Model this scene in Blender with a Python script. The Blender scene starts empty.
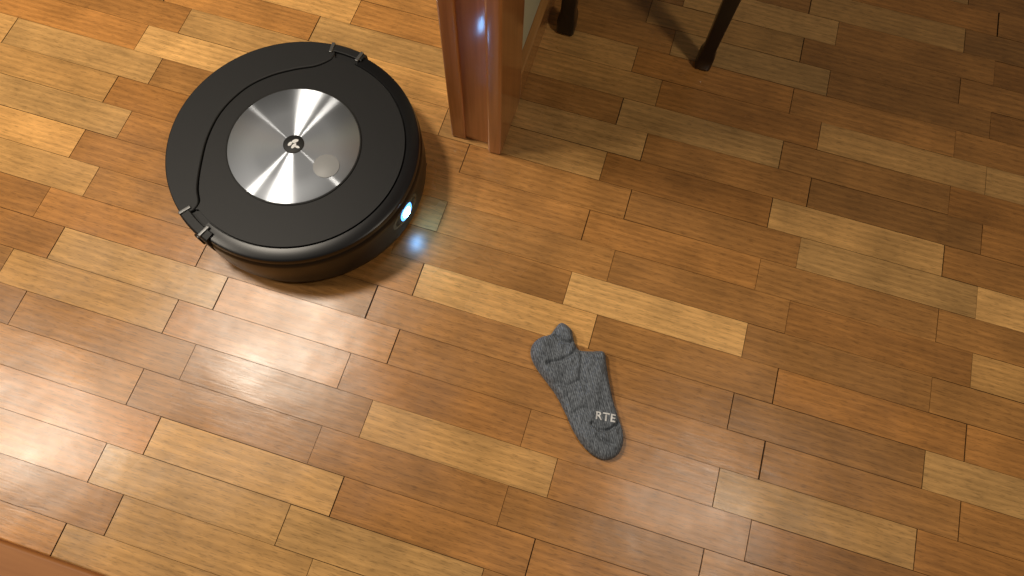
import bpy, bmesh, math, random
from mathutils import Vector, Matrix, Euler
random.seed(7)
C=bpy.context.scene
C.view_settings.view_transform='Standard'
C.view_settings.look='None'
YAW=math.radians(-13.84)
AX=Vector((math.cos(YAW),math.sin(YAW),0));AY=Vector((-AX.y,AX.x,0))
def uv(u,v,z=0): 
    p=AX*u+AY*v; return Vector((p.x,p.y,z))
def link(o): bpy.context.collection.objects.link(o); return o
def empty(name,loc=(0,0,0)):
    o=bpy.data.objects.new(name,None);o.location=loc;o.empty_display_size=.05;return link(o)
def meshobj(name,verts,faces,mat=None,parent=None,smooth=False):
    me=bpy.data.meshes.new(name);me.from_pydata([tuple(v) for v in verts],[],faces);me.update()
    bm=bmesh.new();bm.from_mesh(me);bmesh.ops.recalc_face_normals(bm,faces=bm.faces);bm.to_mesh(me);bm.free()
    o=link(bpy.data.objects.new(name,me))
    if mat: me.materials.append(mat)
    if smooth:
        for p in me.polygons:p.use_smooth=True
    if parent:o.parent=parent
    return o
def bevel(o,w,s=3,ang=40):
    m=o.modifiers.new("b","BEVEL");m.width=w;m.segments=s;m.limit_method='ANGLE';m.angle_limit=math.radians(ang);m.harden_normals=False
    for p in o.data.polygons:p.use_smooth=True
    try:
        w2=o.modifiers.new("wn","WEIGHTED_NORMAL");w2.keep_sharp=True
    except: pass
    return o
# ---------- materials
class N:
    def __init__(s,name):
        s.m=bpy.data.materials.new(name);s.m.use_nodes=True;s.t=s.m.node_tree;s.b=s.t.nodes['Principled BSDF']
    def n(s,ty,**k):
        x=s.t.nodes.new(ty)
        for a,b in k.items():
            if hasattr(x,a) and a not in x.inputs: setattr(x,a,b)
            else: x.inputs[a].default_value=b
        return x
    def l(s,a,b): s.t.links.new(a,b)
    def set(s,**k):
        for a,b in k.items():
            s.b.inputs[a.replace('_',' ')].default_value=b
        return s
def plain(name,col,rough=.5,noise=.08,nscale=60,bump=0.0,bscale=400,metal=0,coat=0,spec=.5):
    k=N(name);k.set(Roughness=rough,Metallic=metal);k.b.inputs['Coat Weight'].default_value=coat
    k.b.inputs['Coat Roughness'].default_value=.08
    k.b.inputs['Specular IOR Level'].default_value=spec
    tc=k.n('ShaderNodeTexCoord');nz=k.n('ShaderNodeTexNoise');nz.inputs['Scale'].default_value=nscale;nz.inputs['Detail'].default_value=4
    k.l(tc.outputs['Object'],nz.inputs['Vector'])
    mx=k.n('ShaderNodeMix',data_type='RGBA')
    mx.inputs[6].default_value=[c*(1-noise) for c in col[:3]]+[1];mx.inputs[7].default_value=[min(1,c*(1+noise)) for c in col[:3]]+[1]
    k.l(nz.outputs['Fac'],mx.inputs[0]);k.l(mx.outputs[2],k.b.inputs['Base Color'])
    if bump:
        n2=k.n('ShaderNodeTexNoise');n2.inputs['Scale'].default_value=bscale;k.l(tc.outputs['Object'],n2.inputs['Vector'])
        bp=k.n('ShaderNodeBump');bp.inputs['Strength'].default_value=bump;bp.inputs['Distance'].default_value=.0005
        k.l(n2.outputs['Fac'],bp.inputs['Height']);k.l(bp.outputs[0],k.b.inputs['Normal'])
    return k.m
def floor_mat():
    k=N("parquet_oak")
    uvn=k.n('ShaderNodeUVMap');uvn.uv_map="UVMap"
    at=k.n('ShaderNodeAttribute');at.attribute_name="plank_col"
    mp=k.n('ShaderNodeMapping');mp.inputs['Scale'].default_value=(14,170,1);k.l(uvn.outputs[0],mp.inputs[0])
    g=k.n('ShaderNodeTexNoise');g.inputs['Scale'].default_value=1;g.inputs['Detail'].default_value=7;g.inputs['Roughness'].default_value=.7;g.inputs['Distortion'].default_value=1.1
    k.l(mp.outputs[0],g.inputs['Vector'])
    mp2=k.n('ShaderNodeMapping');mp2.inputs['Scale'].default_value=(75,620,1);k.l(uvn.outputs[0],mp2.inputs[0])
    p=k.n('ShaderNodeTexNoise');p.inputs['Scale'].default_value=1;p.inputs['Detail'].default_value=3
    k.l(mp2.outputs[0],p.inputs['Vector'])
    mp3=k.n('ShaderNodeMapping');mp3.inputs['Scale'].default_value=(2.6,24,1);k.l(uvn.outputs[0],mp3.inputs[0])
    w=k.n('ShaderNodeTexWave');w.wave_type='BANDS';w.bands_direction='Y';w.inputs['Scale'].default_value=1.3;w.inputs['Distortion'].default_value=9;w.inputs['Detail'].default_value=3;w.inputs['Detail Scale'].default_value=.7
    k.l(mp3.outputs[0],w.inputs['Vector'])
    b=k.n('ShaderNodeTexNoise');b.inputs['Scale'].default_value=14;b.inputs['Detail'].default_value=3;k.l(uvn.outputs[0],b.inputs['Vector'])
    def mr(src,a,bb,lo,hi):
        m=k.n('ShaderNodeMapRange');m.inputs[1].default_value=a;m.inputs[2].default_value=bb;m.inputs[3].default_value=lo;m.inputs[4].default_value=hi
        k.l(src,m.inputs[0]);return m.outputs[0]
    def mul(a,bb):
        m=k.n('ShaderNodeMath',operation='MULTIPLY');k.l(a,m.inputs[0]);k.l(bb,m.inputs[1]);return m.outputs[0]
    f=mul(mul(mr(g.outputs['Fac'],.3,.7,.80,1.18),mr(w.outputs['Fac'],0,1,.9,1.09)),mul(mr(p.outputs['Fac'],.34,.46,.70,1.0),mr(b.outputs['Fac'],.3,.7,.82,1.18)))
    cm=k.n('ShaderNodeVectorMath',operation='SCALE');k.l(at.outputs['Color'],cm.inputs[0]);k.l(f,cm.inputs['Scale'])
    k.l(cm.outputs[0],k.b.inputs['Base Color'])
    tc=k.n('ShaderNodeTexCoord');lr=k.n('ShaderNodeTexNoise');lr.inputs['Scale'].default_value=7;lr.inputs['Detail'].default_value=4;k.l(tc.outputs['Object'],lr.inputs['Vector'])
    k.l(mr(lr.outputs['Fac'],.3,.7,.22,.34),k.b.inputs['Roughness'])
    k.b.inputs['Specular IOR Level'].default_value=.65
    bp=k.n('ShaderNodeBump');bp.inputs['Strength'].default_value=.35;bp.inputs['Distance'].default_value=.0003
    k.l(g.outputs['Fac'],bp.inputs['Height'])
    lw=k.n('ShaderNodeTexNoise');lw.inputs['Scale'].default_value=14;lw.inputs['Detail'].default_value=2;k.l(uvn.outputs[0],lw.inputs['Vector'])
    bp2=k.n('ShaderNodeBump');bp2.inputs['Strength'].default_value=.8;bp2.inputs['Distance'].default_value=.0011
    k.l(lw.outputs['Fac'],bp2.inputs['Height']);k.l(bp.outputs[0],bp2.inputs['Normal']);k.l(bp2.outputs[0],k.b.inputs['Normal'])
    return k.m
def wood(name,c1,c2,rough=.25,axis=2,coat=.6,fs=120):
    k=N(name)
    tc=k.n('ShaderNodeTexCoord');mp=k.n('ShaderNodeMapping');s=[fs]*3;s[axis]=5;mp.inputs['Scale'].default_value=s;k.l(tc.outputs['Object'],mp.inputs[0])
    g=k.n('ShaderNodeTexNoise');g.inputs['Scale'].default_value=1;g.inputs['Detail'].default_value=5;g.inputs['Distortion'].default_value=.5;k.l(mp.outputs[0],g.inputs['Vector'])
    cr=k.n('ShaderNodeValToRGB');cr.color_ramp.elements[0].position=.3;cr.color_ramp.elements[1].position=.72
    cr.color_ramp.elements[0].color=c1;cr.color_ramp.elements[1].color=c2
    k.l(g.outputs['Fac'],cr.inputs[0]);k.l(cr.outputs[0],k.b.inputs['Base Color'])
    k.set(Roughness=rough);k.b.inputs['Coat Weight'].default_value=coat;k.b.inputs['Coat Roughness'].default_value=.13
    return k.m
M_floor=floor_mat()
M_gap=plain("floor_gap",(.05,.022,.008,1),.8)
M_jamb=wood("varnished_cherry_wood",(.44,.155,.035,1),(.62,.25,.07,1),.4,coat=1.0)
M_wall=plain("painted_plaster",(.74,.75,.52,1),.8,.03,20,.3,300)
M_base=wood("baseboard_wood",(.46,.20,.055,1),(.62,.31,.10,1),axis=1)
M_blackwood=plain("black_lacquer",(.004,.004,.005,1),.3,.1,50,coat=.3)
# ---------- floor
def build_floor():
    PW,PL=.05,.25
    V=[];F=[];cols=[];uvs=[];mats=[];sm=[]
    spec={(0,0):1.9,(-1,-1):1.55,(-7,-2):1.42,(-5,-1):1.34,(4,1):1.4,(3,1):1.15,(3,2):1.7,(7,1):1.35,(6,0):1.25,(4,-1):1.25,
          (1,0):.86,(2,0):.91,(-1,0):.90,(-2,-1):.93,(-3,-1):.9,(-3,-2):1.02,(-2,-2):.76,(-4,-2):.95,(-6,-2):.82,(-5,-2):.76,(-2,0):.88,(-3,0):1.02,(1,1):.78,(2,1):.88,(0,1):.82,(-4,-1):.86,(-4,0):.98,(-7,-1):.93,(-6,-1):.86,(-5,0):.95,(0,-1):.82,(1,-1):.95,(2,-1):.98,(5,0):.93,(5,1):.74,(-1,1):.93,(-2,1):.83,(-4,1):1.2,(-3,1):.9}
    for k in range(-34,44):
        vc=.319+PW*k
        ph=0.0 if k%2==0 else .05
        for j in range(-10,11):
            u0=ph+PL*j
            gap=random.choice([.0001,.0001,.0003,.0007]);ge=random.choice([.0002,.0004,.0006,.0016])
            a0,a1=u0+ge/2,u0+PL-ge/2;b0,b1=vc-PW/2+gap/2,vc+PW/2-gap/2
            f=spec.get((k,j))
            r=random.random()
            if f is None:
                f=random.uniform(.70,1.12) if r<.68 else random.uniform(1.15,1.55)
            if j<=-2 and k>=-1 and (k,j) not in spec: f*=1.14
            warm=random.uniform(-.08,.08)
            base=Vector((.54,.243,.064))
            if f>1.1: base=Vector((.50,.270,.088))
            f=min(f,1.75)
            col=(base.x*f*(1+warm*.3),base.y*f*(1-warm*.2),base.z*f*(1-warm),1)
            zt=random.uniform(-.00010,.00010);tu=max(-.004,min(.004,random.gauss(0,.0025)));tv=max(-.009,min(.009,random.gauss(0,.0055)))
            cup=random.uniform(.0,.00010)
            ch=.0002
            hw=(b1-b0)/2
            us=[a0+ch,(a0+a1)/2,a1-ch]
            vs=[-hw+ch,-hw*.5,0,hw*.5,hw-ch]
            bi=len(V)
            ou,ov=random.uniform(0,50),random.uniform(0,50)
            zf=lambda uu,vv:zt+tu*(uu-(a0+a1)/2)+tv*vv+cup*(vv/hw)**2
            for uu in us:
                for vv in vs: V.append(uv(uu,vc+vv,zf(uu,vv)))
            n=len(vs)
            for i in range(len(us)-1):
                for jx in range(n-1):
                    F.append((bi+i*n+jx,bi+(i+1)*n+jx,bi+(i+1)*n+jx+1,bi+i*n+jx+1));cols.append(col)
                    uvs.append([(us[i]+ou,vs[jx]+ov),(us[i+1]+ou,vs[jx]+ov),(us[i+1]+ou,vs[jx+1]+ov),(us[i]+ou,vs[jx+1]+ov)]);mats.append(0);sm.append(True)
            s=len(V)
            inn=[(us[0],vs[0]),(us[-1],vs[0]),(us[-1],vs[-1]),(us[0],vs[-1])]
            out=[(a0,-hw),(a1,-hw),(a1,hw),(a0,hw)]
            for a,b in inn:V.append(uv(a,vc+b,zf(a,b)))
            for a,b in out:V.append(uv(a,vc+b,zf(a,b)-.0005))
            for q in range(4):
                q2=(q+1)%4
                F.append((s+4+q,s+4+q2,s+q2,s+q));cols.append(tuple(c*.6 for c in col[:3])+(1,));uvs.append([(ou,ov),(ou+.01,ov),(ou+.01,ov+.001),(ou,ov+.001)]);mats.append(0);sm.append(False)
    s=len(V);U0,U1,W0,W1=-2.5,2.8,-1.4,2.5
    for z in(-.0019,-.02):
        for a,b in((U0,W0),(U1,W0),(U1,W1),(U0,W1)):V.append(uv(a,b,z))
    for f in((0,1,2,3),(7,6,5,4),(0,4,5,1),(1,5,6,2),(2,6,7,3),(3,7,4,0)):
        F.append(tuple(s+x for x in f));cols.append((.02,.01,.004,1));uvs.append([(0,0)]*4);mats.append(1);sm.append(False)
    me=bpy.data.meshes.new("floor");me.from_pydata([tuple(v) for v in V],[],F)
    me.materials.append(M_floor);me.materials.append(M_gap)
    me.uv_layers.new(name="UVMap");me.color_attributes.new("plank_col","FLOAT_COLOR","CORNER")
    fu=[];fc=[]
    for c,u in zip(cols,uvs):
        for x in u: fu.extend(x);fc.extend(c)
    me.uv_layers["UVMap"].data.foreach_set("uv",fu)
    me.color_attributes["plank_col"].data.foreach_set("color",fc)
    me.polygons.foreach_set("material_index",mats)
    me.polygons.foreach_set("use_smooth",sm)
    me.update()
    return link(bpy.data.objects.new("floor",me))
build_floor()
# ---------- boxes in plank axes
def box(name,u0,u1,v0,v1,z0,z1,mat,parent=None,bev=0):
    c=uv((u0+u1)/2,(v0+v1)/2,0);du,dv=(u1-u0)/2,(v1-v0)/2
    vs=[(sx*du,sy*dv,z) for z in(z0,z1) for sx,sy in((-1,-1),(1,-1),(1,1),(-1,1))]
    o=meshobj(name,vs,[(0,3,2,1),(4,5,6,7),(0,1,5,4),(1,2,6,5),(2,3,7,6),(3,0,4,7)],mat)
    if parent:
        o.parent=parent
    o.location=c;o.rotation_euler=(0,0,YAW)
    if bev: bevel(o,bev)
    return o
box("wall_divider",-.214,-.162,.512,2.3,0,2.5,M_wall)
fr=empty("trim_1")
box("jamb_board",-.230,-.164,.503,.5135,0,2.08,M_jamb,fr,.002)
box("casing_edge",-.170,-.150,.489,.590,0,2.08,M_jamb,fr,.004)
box("casing_edge_far",-.230,-.208,.5145,.590,0,2.08,M_jamb,fr,.004)
box("door_stop",-.230,-.208,.499,.505,0,2.06,M_jamb,fr,.003)
box("baseboard_divider",-.163,-.150,.592,2.3,0,.062,M_base,None,.004)
# ---------- robot vacuum
RC=Vector((-.302,.458,0))
rob=empty("robot_vacuum",RC)
M_matte=plain("matte_black_plastic",(.0105,.0105,.011,1),.5,.1,300,.25,1500,spec=.3)
M_matte2=plain("matte_charcoal_plastic",(.0135,.0135,.014,1),.52,.1,300,.25,1500,spec=.3)
M_bump=plain("satin_black_bumper",(.006,.006,.007,1),.32,.1,300,spec=.4)
M_dark=plain("black_recess",(.003,.003,.003,1),.6)
M_rubber=plain("rubber",(.01,.01,.01,1),.8)
M_hinge=plain("hinge_metal",(.14,.14,.14,1),.35,.1,100,metal=.6)
M_white=plain("white_print",(.85,.85,.85,1),.5)
M_btn=plain("grey_button",(.30,.305,.31,1),.45,.03,200)
k=N("brushed_metal");k.set(Metallic=1.0,Roughness=.5)
gl=k.n('ShaderNodeBsdfAnisotropic');gl.inputs['Roughness'].default_value=.30;gl.inputs['Anisotropy'].default_value=.85
tg=k.n('ShaderNodeTangent');tg.direction_type='RADIAL';tg.axis='Z';k.l(tg.outputs[0],gl.inputs['Tangent'])
tc=k.n('ShaderNodeTexCoord');ln=k.n('ShaderNodeVectorMath',operation='LENGTH');k.l(tc.outputs['Object'],ln.inputs[0])
nz=k.n('ShaderNodeTexNoise');nz.noise_dimensions='1D';nz.inputs['Scale'].default_value=1800;k.l(ln.outputs['Value'],nz.inputs['W'])
cr=k.n('ShaderNodeValToRGB');cr.color_ramp.elements[0].color=(.54,.58,.64,1);cr.color_ramp.elements[1].color=(.74,.79,.87,1);k.l(nz.outputs['Fac'],cr.inputs[0]);k.l(cr.outputs[0],gl.inputs['Color'])
k.b.inputs['Base Color'].default_value=(.42,.45,.50,1)
mxs=k.n('ShaderNodeMixShader');mxs.inputs[0].default_value=.68;k.l(k.b.outputs[0],mxs.inputs[1]);k.l(gl.outputs[0],mxs.inputs[2])
k.l(mxs.outputs[0],k.t.nodes['Material Output'].inputs['Surface'])
M_disc=k.m
def emis(name,col,st):
    m=bpy.data.materials.new(name);m.use_nodes=True;b=m.node_tree.nodes['Principled BSDF']
    b.inputs['Base Color'].default_value=(.1,.2,.4,1);b.inputs['Emission Color'].default_value=col;b.inputs['Emission Strength'].default_value=st;return m
M_led=emis("led_glow",(.22,.52,1,1),110)
M_halo=emis("led_bloom_halo",(.10,.38,1,1),3.0)  # emissive blue for the LED's camera bloom, put in as a surface
def lathe(name,prof,a0,a1,n,mat,parent,closed_prof=False):
    full=abs(a1-a0)>=359.9
    V=[];F=[];m=len(prof)
    steps=n if full else n+1
    for i in range(steps):
        a=math.radians(a0+(a1-a0)*i/n)
        for r,z in prof:V.append((r*math.cos(a),r*math.sin(a),z))
    for i in range(n):
        i2=(i+1)%steps
        for j in range(m if closed_prof else m-1):
            j2=(j+1)%m
            F.append((i*m+j,i2*m+j,i2*m+j2,i*m+j2))
    if not full and closed_prof:
        F.append(tuple(range(m)));F.append(tuple((steps-1)*m+j for j in reversed(range(m))))
    o=meshobj(name,V,F,mat,parent,True)
    return o
def sharp(o,ang=35):
    bm=bmesh.new();bm.from_mesh(o.data)
    bmesh.ops.remove_doubles(bm,verts=bm.verts,dist=1e-6)
    bmesh.ops.recalc_face_normals(bm,faces=bm.faces)
    for e in bm.edges:
        if len(e.link_faces)==2 and e.calc_face_angle(0)>math.radians(ang): e.smooth=False
    bm.to_mesh(o.data);bm.free();return o
def extr(name,pts,z0,z1,mat,parent,bw=.0012,seg=3):
    n=len(pts)
    V=[(x,y,z0) for x,y in pts]+[(x,y,z1) for x,y in pts]
    F=[tuple(reversed(range(n))),tuple(range(n,2*n))]+[(i,(i+1)%n,n+(i+1)%n,n+i) for i in range(n)]
    o=meshobj(name,V,F,mat,parent)
    if bw:bevel(o,bw,seg,50)
    return o
sharp(lathe("chassis",[(0,.006),(.150,.006),(.161,.011),(.1635,.018),(.1635,.078),(.161,.0825),(0,.0825)],0,360,160,M_matte,rob))
sharp(lathe("bumper",[(.158,.010),(.1655,.010),(.1685,.014),(.1695,.022),(.1695,.066),(.1688,.070),(.1665,.0735),(.160,.0745)],-124,62,110,M_bump,rob,True))
sharp(lathe("bumper_groove",[(.1650,.0747),(.1672,.0747),(.1672,.0765),(.165,.0765)],-124,62,110,M_dark,rob,True))
sharp(lathe("rear_shell",[(.155,.014),(.164,.014),(.1675,.019),(.1685,.025),(.1685,.064),(.1665,.068),(.155,.069)],68,230,100,M_matte,rob,True))
sharp(lathe("top_ring",[(.149,.080),(.149,.0848),(.1495,.0853),(.1635,.0845),(.1662,.0830),(.1672,.0800),(.1672,.0768),(.155,.0768)],-127,65,110,M_bump,rob,True))
def arc(r,a0,a1,n): return [(r*math.cos(math.radians(a0+(a1-a0)*i/n)),r*math.sin(math.radians(a0+(a1-a0)*i/n))) for i in range(n+1)]
def catmull(P,n):
    out=[]
    for i in range(len(P)-1):
        p0=P[max(i-1,0)];p1=P[i];p2=P[i+1];p3=P[min(i+2,len(P)-1)]
        for s in range(n):
            t=s/n
            out.append(tuple(.5*((2*p1[d])+(-p0[d]+p2[d])*t+(2*p0[d]-5*p1[d]+4*p2[d]-p3[d])*t*t+(-p0[d]+3*p1[d]-3*p2[d]+p3[d])*t**3) for d in(0,1)))
    out.append(P[-1]);return out
seam=catmull([(.0335,.150),(.029,.140),(.010,.128),(-.020,.1195),(-.052,.106),(-.082,.083),(-.106,.046),(-.1165,.004),(-.117,-.040),(-.114,-.072),(-.108,-.092),(-.112,-.104)],8)
seam_in=[(x*.985,y*.985) for x,y in seam]
a_end=math.degrees(math.atan2(seam[-1][1],seam[-1][0]));a_st=math.degrees(math.atan2(seam[0][1],seam[0][0]))
lid=arc(.1475,a_end+1.0,a_st-1.0,90)+seam_in
extr("top_lid",lid,.0815,.0862,M_matte,rob,.0009)
armpoly=seam+[ (.1685*math.cos(math.radians(-138)),.1685*math.sin(math.radians(-138))) ]+arc(.1685,221,80,90)
extr("mop_arm",armpoly,.0700,.0868,M_matte2,rob,.0022,4)
for nm,a0,a1 in(("mop_arm_link_1",63,79.2),("mop_arm_link_2",-139,-121)):
    sharp(lathe(nm,[(.1570,.0765),(.1570,.0868),(.1580,.0874),(.1680,.0866),(.1702,.0845),(.1708,.080),(.1708,.056),(.1690,.054),(.1640,.054)],a0,a1,14,M_matte2,rob,True))
for nm,a in(("hinge_1",65.0),("hinge_2",-125.0),("hinge_3",-139.5),("hinge_4",80)):
    ar=math.radians(a);o=extr(nm,[(-.0085,-.0024),(.0085,-.0024),(.0085,.0024),(-.0085,.0024)],0,.0045,M_hinge,rob,.001)
    o.location=(.1615*math.cos(ar),.1615*math.sin(ar),.0842);o.rotation_euler=(0,0,ar)
for nm,a in(("pivot_1",66),("pivot_2",-128)):
    ar=math.radians(a);o=lathe(nm,[(0,.002),(.008,.002),(.009,.001),(.009,-.004)],0,360,32,M_bump,rob);sharp(o)
    o.location=(.1712*math.cos(ar),.1712*math.sin(ar),.066);o.rotation_euler=Euler((0,math.pi/2,ar),'XYZ')
sharp(lathe("disc_rim",[(.0875,.0850),(.0875,.0874),(.0885,.0878),(.0897,.0874),(.0900,.0860),(.0900,.0850)],0,360,128,M_dark,rob,True))
d=lathe("brushed_disc",[(0,.0006),(.02,.0006),(.05,.0006),(.0865,.0006),(.0878,.0),(.0878,-.002)],0,360,128,M_disc,rob);sharp(d);d.location=(0,0,.0872)
sharp(lathe("logo_badge",[(0,.0887),(.0130,.0887),(.0140,.0882),(.0140,.0872)],0,360,48,M_dark,rob))
b=lathe("round_button",[(0,.0008),(.0165,.0008),(.0174,.0004),(.0174,-.001)],0,360,64,M_btn,rob);sharp(b);b.location=(.048,-.030,.0882)
for i,(x,y,rx,ry,an) in enumerate(((.0015,.0045,.0046,.0026,25),(-.0046,-.0002,.0036,.0022,60),(.0008,-.0028,.0022,.0046,-30),(.0058,-.0042,.0034,.0017,-20))):
    pts=[]
    for s in range(20):
        t=2*math.pi*s/20;px,py=rx*math.cos(t),ry*math.sin(t);c,s2=math.cos(math.radians(an)),math.sin(math.radians(an))
        pts.append((x+px*c-py*s2,y+px*s2+py*c))
    extr("logo_mark_%d"%(i+1),pts,.0885,.08895,M_white,rob,0)
LA=math.radians(-25)
def on_side(nm,w,h,r,zc,mat,dep=.001,da=0):
    n=36
    V=[];F=[];L=LA+da
    for ring,rr in((1,r),(.9,r+dep)):
        for s in range(n):
            t=2*math.pi*s/n
            cx=abs(math.cos(t))**.8*math.copysign(1,math.cos(t));sy=abs(math.sin(t))**.8*math.copysign(1,math.sin(t))
            a=L+cx*w*ring/r
            V.append((rr*math.cos(a),rr*math.sin(a),zc+sy*h*ring))
    V.append(((r+dep*1.4)*math.cos(L),(r+dep*1.4)*math.sin(L),zc))
    for s in range(n):
        F.append((s,(s+1)%n,n+(s+1)%n,n+s));F.append((n+s,n+(s+1)%n,2*n))
    return meshobj(nm,V,F,mat,rob,True)
M_glass=plain("glossy_sensor_window",(.004,.004,.005,1),.06,coat=.5)
on_side("sensor_window",.030,.0155,.1694,.050,M_glass,.0003)
on_side("led_bloom",.0130,.0140,.1698,.051,M_halo,.0003)  # glowing patch added for the lens bloom around the LED, no robot part
on_side("headlight_led",.0078,.0082,.1702,.051,M_led,.0014)
for nm,x,y in(("wheel_1",.05,.095),("wheel_2",-.09,-.06)):
    o=lathe(nm,[(0,-.009),(.03,-.009),(.034,-.006),(.034,.006),(.03,.009),(0,.009)],0,360,40,M_rubber,rob);sharp(o)
    o.location=(x,y,.0346);o.rotation_euler=Euler((0,math.pi/2,math.radians(60)),'XYZ')
# ---------- sock
S=[(76,255),(84,247),(87,234),(94,221),(109,220),(127,220),(131,203),(134,185),(139,161),(146,138),(153,117),(153,101),(146,87),(132,80),(117,84),(103,95),(90,113),(79,135),(66,158),(51,177),(37,195),(30,211),(32,225),(42,235),(55,240),(61,249),(68,257)]
S=catmull([(a/1000,b/1000) for a,b in S]+[(.076,.255)],6)[:-1]
def nearest(p):
    best=9;bp=None
    for i in range(len(S)):
        a=Vector(S[i]);b2=Vector(S[(i+1)%len(S)]);ab=b2-a
        t=max(0,min(1,(p-a).dot(ab)/max(ab.length_squared,1e-12)));q=a+ab*t;dd=(p-q).length
        if dd<best:best=dd;bp=q
    return best,bp
def inside(p):
    c=False
    for i in range(len(S)):
        a=S[i];b2=S[i-1]
        if (a[1]>p.y)!=(b2[1]>p.y) and p.x<(b2[0]-a[0])*(p.y-a[1])/(b2[1]-a[1])+a[0]: c=not c
    return c
def dline(p,L):
    b0=9
    for i in range(len(L)-1):
        a=Vector(L[i]);ab=Vector(L[i+1])-a;t=max(0,min(1,(p-a).dot(ab)/ab.length_squared));b0=min(b0,(p-a-ab*t).length)
    return b0
def mm(L,n=5): return catmull([(a/1000,b/1000) for a,b in L],n)
GRO=[(mm([(88,233),(80,228),(68,231),(60,239)]),.0080,.0024),
     (mm([(92,224),(84,212),(70,203),(52,198)]),.0050,.0028),
     (mm([(93,222),(97,205),(96,185),(104,165)]),.0045,.0030),
     (mm([(112,124),(122,116),(134,117),(146,127)]),.0075,.0024),
     (mm([(118,110),(127,103),(139,99)]),.0050,.0022),
     (mm([(62,172),(78,170),(92,176)]),.0035,.0030),
     (mm([(88,135),(100,142),(118,140)]),.0030,.0030),
     (mm([(131,207),(112,208),(97,211)]),.0024,.0012)]
from mathutils import noise as mn
def zfun(p,d):
    H=.016;r=.012
    t=min(d/r,1);z=H*math.sqrt(max(0,1-(1-t)**2))
    s=min(1,d/.006)
    for L,a,w in GRO:
        z-=s*a*math.exp(-(dline(p,L)/w)**2)
    z+=s*.0065*mn.noise(Vector((p.x*34,p.y*20,1.3)))+s*.0035*mn.noise(Vector((p.x*100,p.y*60,4.3)))
    z+=s*.005*math.exp(-((p-Vector((.130,.108))).length/.010)**2)
    z+=s*.005*math.exp(-((p-Vector((.074,.246))).length/.008)**2)
    q=p.x*.96+p.y*.275
    z+=s*.00035*math.sin(q*2*math.pi/.0042)
    return max(z,.0008)
def build_sock():
    st=.0010;x0,x1,y0,y1=.02,.162,.07,.264
    nx=int((x1-x0)/st)+1;ny=int((y1-y0)/st)+1
    idx={};V=[]
    ins={}
    for i in range(nx):
        for j in range(ny):
            ins[i,j]=inside(Vector((x0+i*st,y0+j*st)))
    cells=[(i,j) for i in range(nx-1) for j in range(ny-1) if sum((ins[i,j],ins[i+1,j],ins[i+1,j+1],ins[i,j+1]))>=2]
    F=[]
    def gv(i,j):
        if (i,j) in idx:return idx[i,j]
        p=Vector((x0+i*st,y0+j*st));d,q=nearest(p)
        if not ins[i,j] or d<st*.35: p=q;z=.0030
        else: z=.0030+zfun(p,d)*.95
        idx[i,j]=len(V);V.append((p.x,p.y,z));return idx[i,j]
    for i,j in cells:F.append((gv(i,j),gv(i+1,j),gv(i+1,j+1),gv(i,j+1)))
    n=len(V);c=Vector((.095,.165))
    for x,y,z in list(V):
        V.append((x+(c.x-x)*.02,y+(c.y-y)*.02,.0004))
    F2=[tuple(reversed([a+n for a in f])) for f in F]
    ec={}
    for f in F:
        for a,b2 in zip(f,f[1:]+f[:1]):ec[(a,b2)]=1
    W=[(b2,a,a+n,b2+n) for (a,b2) in ec if (b2,a) not in ec]
    k=N("grey_marl_knit");k.set(Roughness=.95);k.b.inputs['Sheen Weight'].default_value=.12;k.b.inputs['Specular IOR Level'].default_value=.1
    tc=k.n('ShaderNodeTexCoord')
    rot=k.n('ShaderNodeMapping');rot.inputs['Rotation'].default_value=(0,0,math.radians(-16));k.l(tc.outputs['Object'],rot.inputs[0])
    mp=k.n('ShaderNodeMapping');mp.inputs['Scale'].default_value=(900,220,300);k.l(rot.outputs[0],mp.inputs[0])
    nz=k.n('ShaderNodeTexNoise');nz.inputs['Scale'].default_value=1;nz.inputs['Detail'].default_value=2;k.l(mp.outputs[0],nz.inputs['Vector'])
    wv=k.n('ShaderNodeTexWave');wv.inputs['Scale'].default_value=120;wv.inputs['Distortion'].default_value=.3;k.l(rot.outputs[0],wv.inputs['Vector'])
    cr=k.n('ShaderNodeValToRGB');cr.color_ramp.elements[0].position=.32;cr.color_ramp.elements[1].position=.68
    cr.color_ramp.elements[0].color=(.082,.092,.108,1);cr.color_ramp.elements[1].color=(.25,.275,.31,1);k.l(nz.outputs['Fac'],cr.inputs[0])
    ml=k.n('ShaderNodeMapRange');ml.inputs[3].default_value=.78;ml.inputs[4].default_value=1.18;k.l(wv.outputs['Fac'],ml.inputs[0])
    sc=k.n('ShaderNodeVectorMath',operation='SCALE');k.l(cr.outputs[0],sc.inputs[0]);k.l(ml.outputs[0],sc.inputs['Scale']);k.l(sc.outputs[0],k.b.inputs['Base Color'])
    ad=k.n('ShaderNodeMath',operation='ADD');k.l(nz.outputs['Fac'],ad.inputs[0]);k.l(wv.outputs['Fac'],ad.inputs[1])
    bp=k.n('ShaderNodeBump');bp.inputs['Strength'].default_value=.4;bp.inputs['Distance'].default_value=.0005;k.l(ad.outputs[0],bp.inputs['Height']);k.l(bp.outputs[0],k.b.inputs['Normal'])
    root=empty("ankle_sock",(0,0,0))
    meshobj("knit_body",V,F+F2+W,k.m,root,True)
    cu=bpy.data.curves.new("t","FONT");cu.body="RTE";cu.size=.0145;cu.space_character=1.12;cu.offset=.0003
    to=link(bpy.data.objects.new("t",cu));bpy.context.view_layer.update()
    me=bpy.data.meshes.new_from_object(to.evaluated_get(bpy.context.evaluated_depsgraph_get()))
    bpy.data.objects.remove(to)
    bm=bmesh.new();bm.from_mesh(me);bmesh.ops.triangulate(bm,faces=bm.faces)
    bmesh.ops.subdivide_edges(bm,edges=bm.edges,cuts=3)
    an=math.radians(-6)
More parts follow.
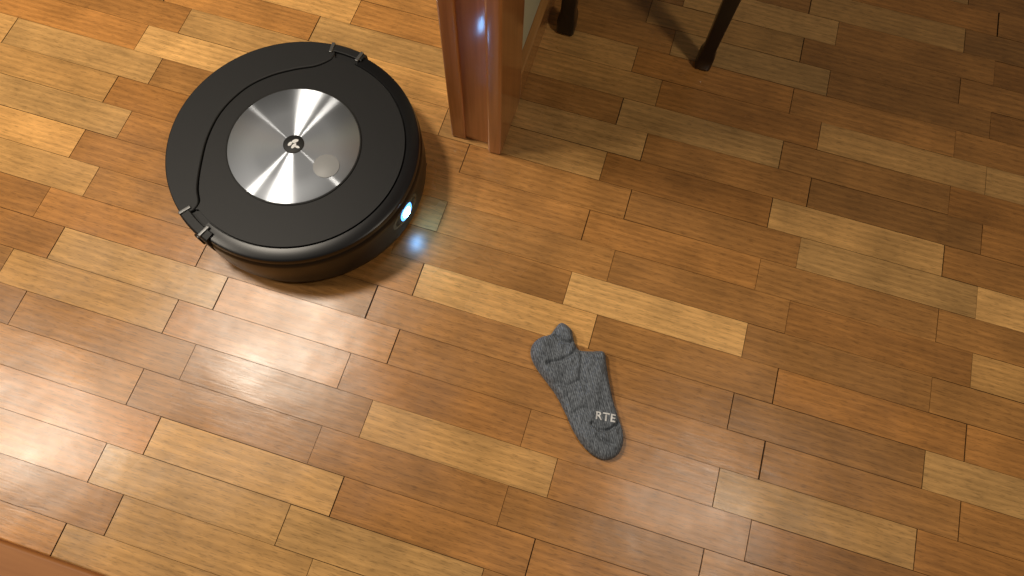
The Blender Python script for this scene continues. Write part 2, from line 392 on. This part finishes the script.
    for v in bm.verts:
        x=.1150+v.co.x*math.cos(an)-v.co.y*math.sin(an);y=.1295+v.co.x*math.sin(an)+v.co.y*math.cos(an)
        p=Vector((x,y));d,q=nearest(p)
        if not inside(p):p=q;d=0
        v.co=(p.x,p.y,.0030+.95*zfun(p,d)+.0009)
    bm.to_mesh(me);bm.free();me.materials.append(M_white)
    lt=link(bpy.data.objects.new("printed_letters",me));lt.parent=root
build_sock()
# ---------- black chair (legs show)
ch=empty("dining_chair",uv(-.006,.92,0))
def leg(nm,u,v,top,lean=0,s=1):
    prof=[(.0,.0105),(.004,.0128),(.028,.0128),(.042,.0100),(.08,.0105),(.25,.013),(top-.06,.016),(top,.017)]
    V=[];F=[]
    for i,(z,r) in enumerate(prof):
        r*=s
        off=lean*(z/top)**2
        for a in range(16):
            t=2*math.pi*(a+.5)/16
            cx=abs(math.cos(t))**.35*math.copysign(1,math.cos(t));sy=abs(math.sin(t))**.35*math.copysign(1,math.sin(t))
            q=uv(u+.006+cx*r,v-.92+sy*r+off,z);V.append(q)
    m=16
    for i in range(len(prof)-1):
        for a in range(m):F.append((i*m+a,i*m+(a+1)%m,(i+1)*m+(a+1)%m,(i+1)*m+a))
    F.append(tuple(reversed(range(m))));F.append(tuple((len(prof)-1)*m+a for a in range(m)))
    sharp(meshobj(nm,V,F,M_blackwood,ch,True),30)
leg("leg_1",-.119,.742,.44,s=1.15);leg("leg_2",.104,.742,.44);leg("leg_3",-.114,1.09,.95,.05);leg("leg_4",.112,1.09,.95,.05)
def cbox(nm,u0,u1,v0,v1,z0,z1,mat,bev):
    c=uv((u0+u1)/2+.006,(v0+v1)/2-.92,0);du,dv=(u1-u0)/2,(v1-v0)/2
    vs=[(sx*du,sy*dv,z) for z in(z0,z1) for sx,sy in((-1,-1),(1,-1),(1,1),(-1,1))]
    o=meshobj(nm,vs,[(0,3,2,1),(4,5,6,7),(0,1,5,4),(1,2,6,5),(2,3,7,6),(3,0,4,7)],mat,ch);o.location=c;o.rotation_euler=(0,0,YAW);bevel(o,bev)
cbox("seat",-.14,.14,.72,1.13,.435,.465,M_blackwood,.01)
cbox("apron",-.12,.12,.735,1.10,.39,.435,M_blackwood,.004)
cbox("back_slat_1",-.11,.11,1.115,1.135,.72,.78,M_blackwood,.005)
cbox("back_slat_2",-.11,.11,1.125,1.145,.86,.94,M_blackwood,.005)
# ---------- low wooden sill at the lower left edge of the room
M_sill=wood("sill_wood",(.34,.125,.03,1),(.44,.175,.045,1),.6,axis=0,coat=0)
box("trim_2",-1.9,-.30,-.33,-.194,0,.014,M_sill,None,.004)
# ---------- lights
def area(nm,loc,size,e,col=(1,.89,.74)):
    l=bpy.data.lights.new(nm,"AREA");l.shape='DISK';l.size=size;l.energy=e;l.color=col
    o=link(bpy.data.objects.new(nm,l));o.location=loc;return o
area("ceiling_lamp",(-.95,.69,1.8),.30,20)
area("ceiling_lamp.001",(-1.84,.23,1.8),.30,18)
area("ceiling_lamp.002",(.74,.06,1.8),.15,5.5)
w=bpy.data.worlds.new("room_ambient");w.use_nodes=True;C.world=w
w.node_tree.nodes['Background'].inputs[0].default_value=(1,.86,.68,1);w.node_tree.nodes['Background'].inputs[1].default_value=.085
# ---------- camera
cam=bpy.data.cameras.new("camera");co=link(bpy.data.objects.new("camera",cam))
cam.sensor_width=36;cam.lens=667.3*36/1024;cam.clip_start=.02
Rm=Matrix.Rotation(math.radians(19.29),3,'X')@Matrix.Rotation(math.radians(3.42),3,'Z')
co.matrix_world=Matrix.Translation((0,0,.87))@Rm.to_4x4()
C.camera=co
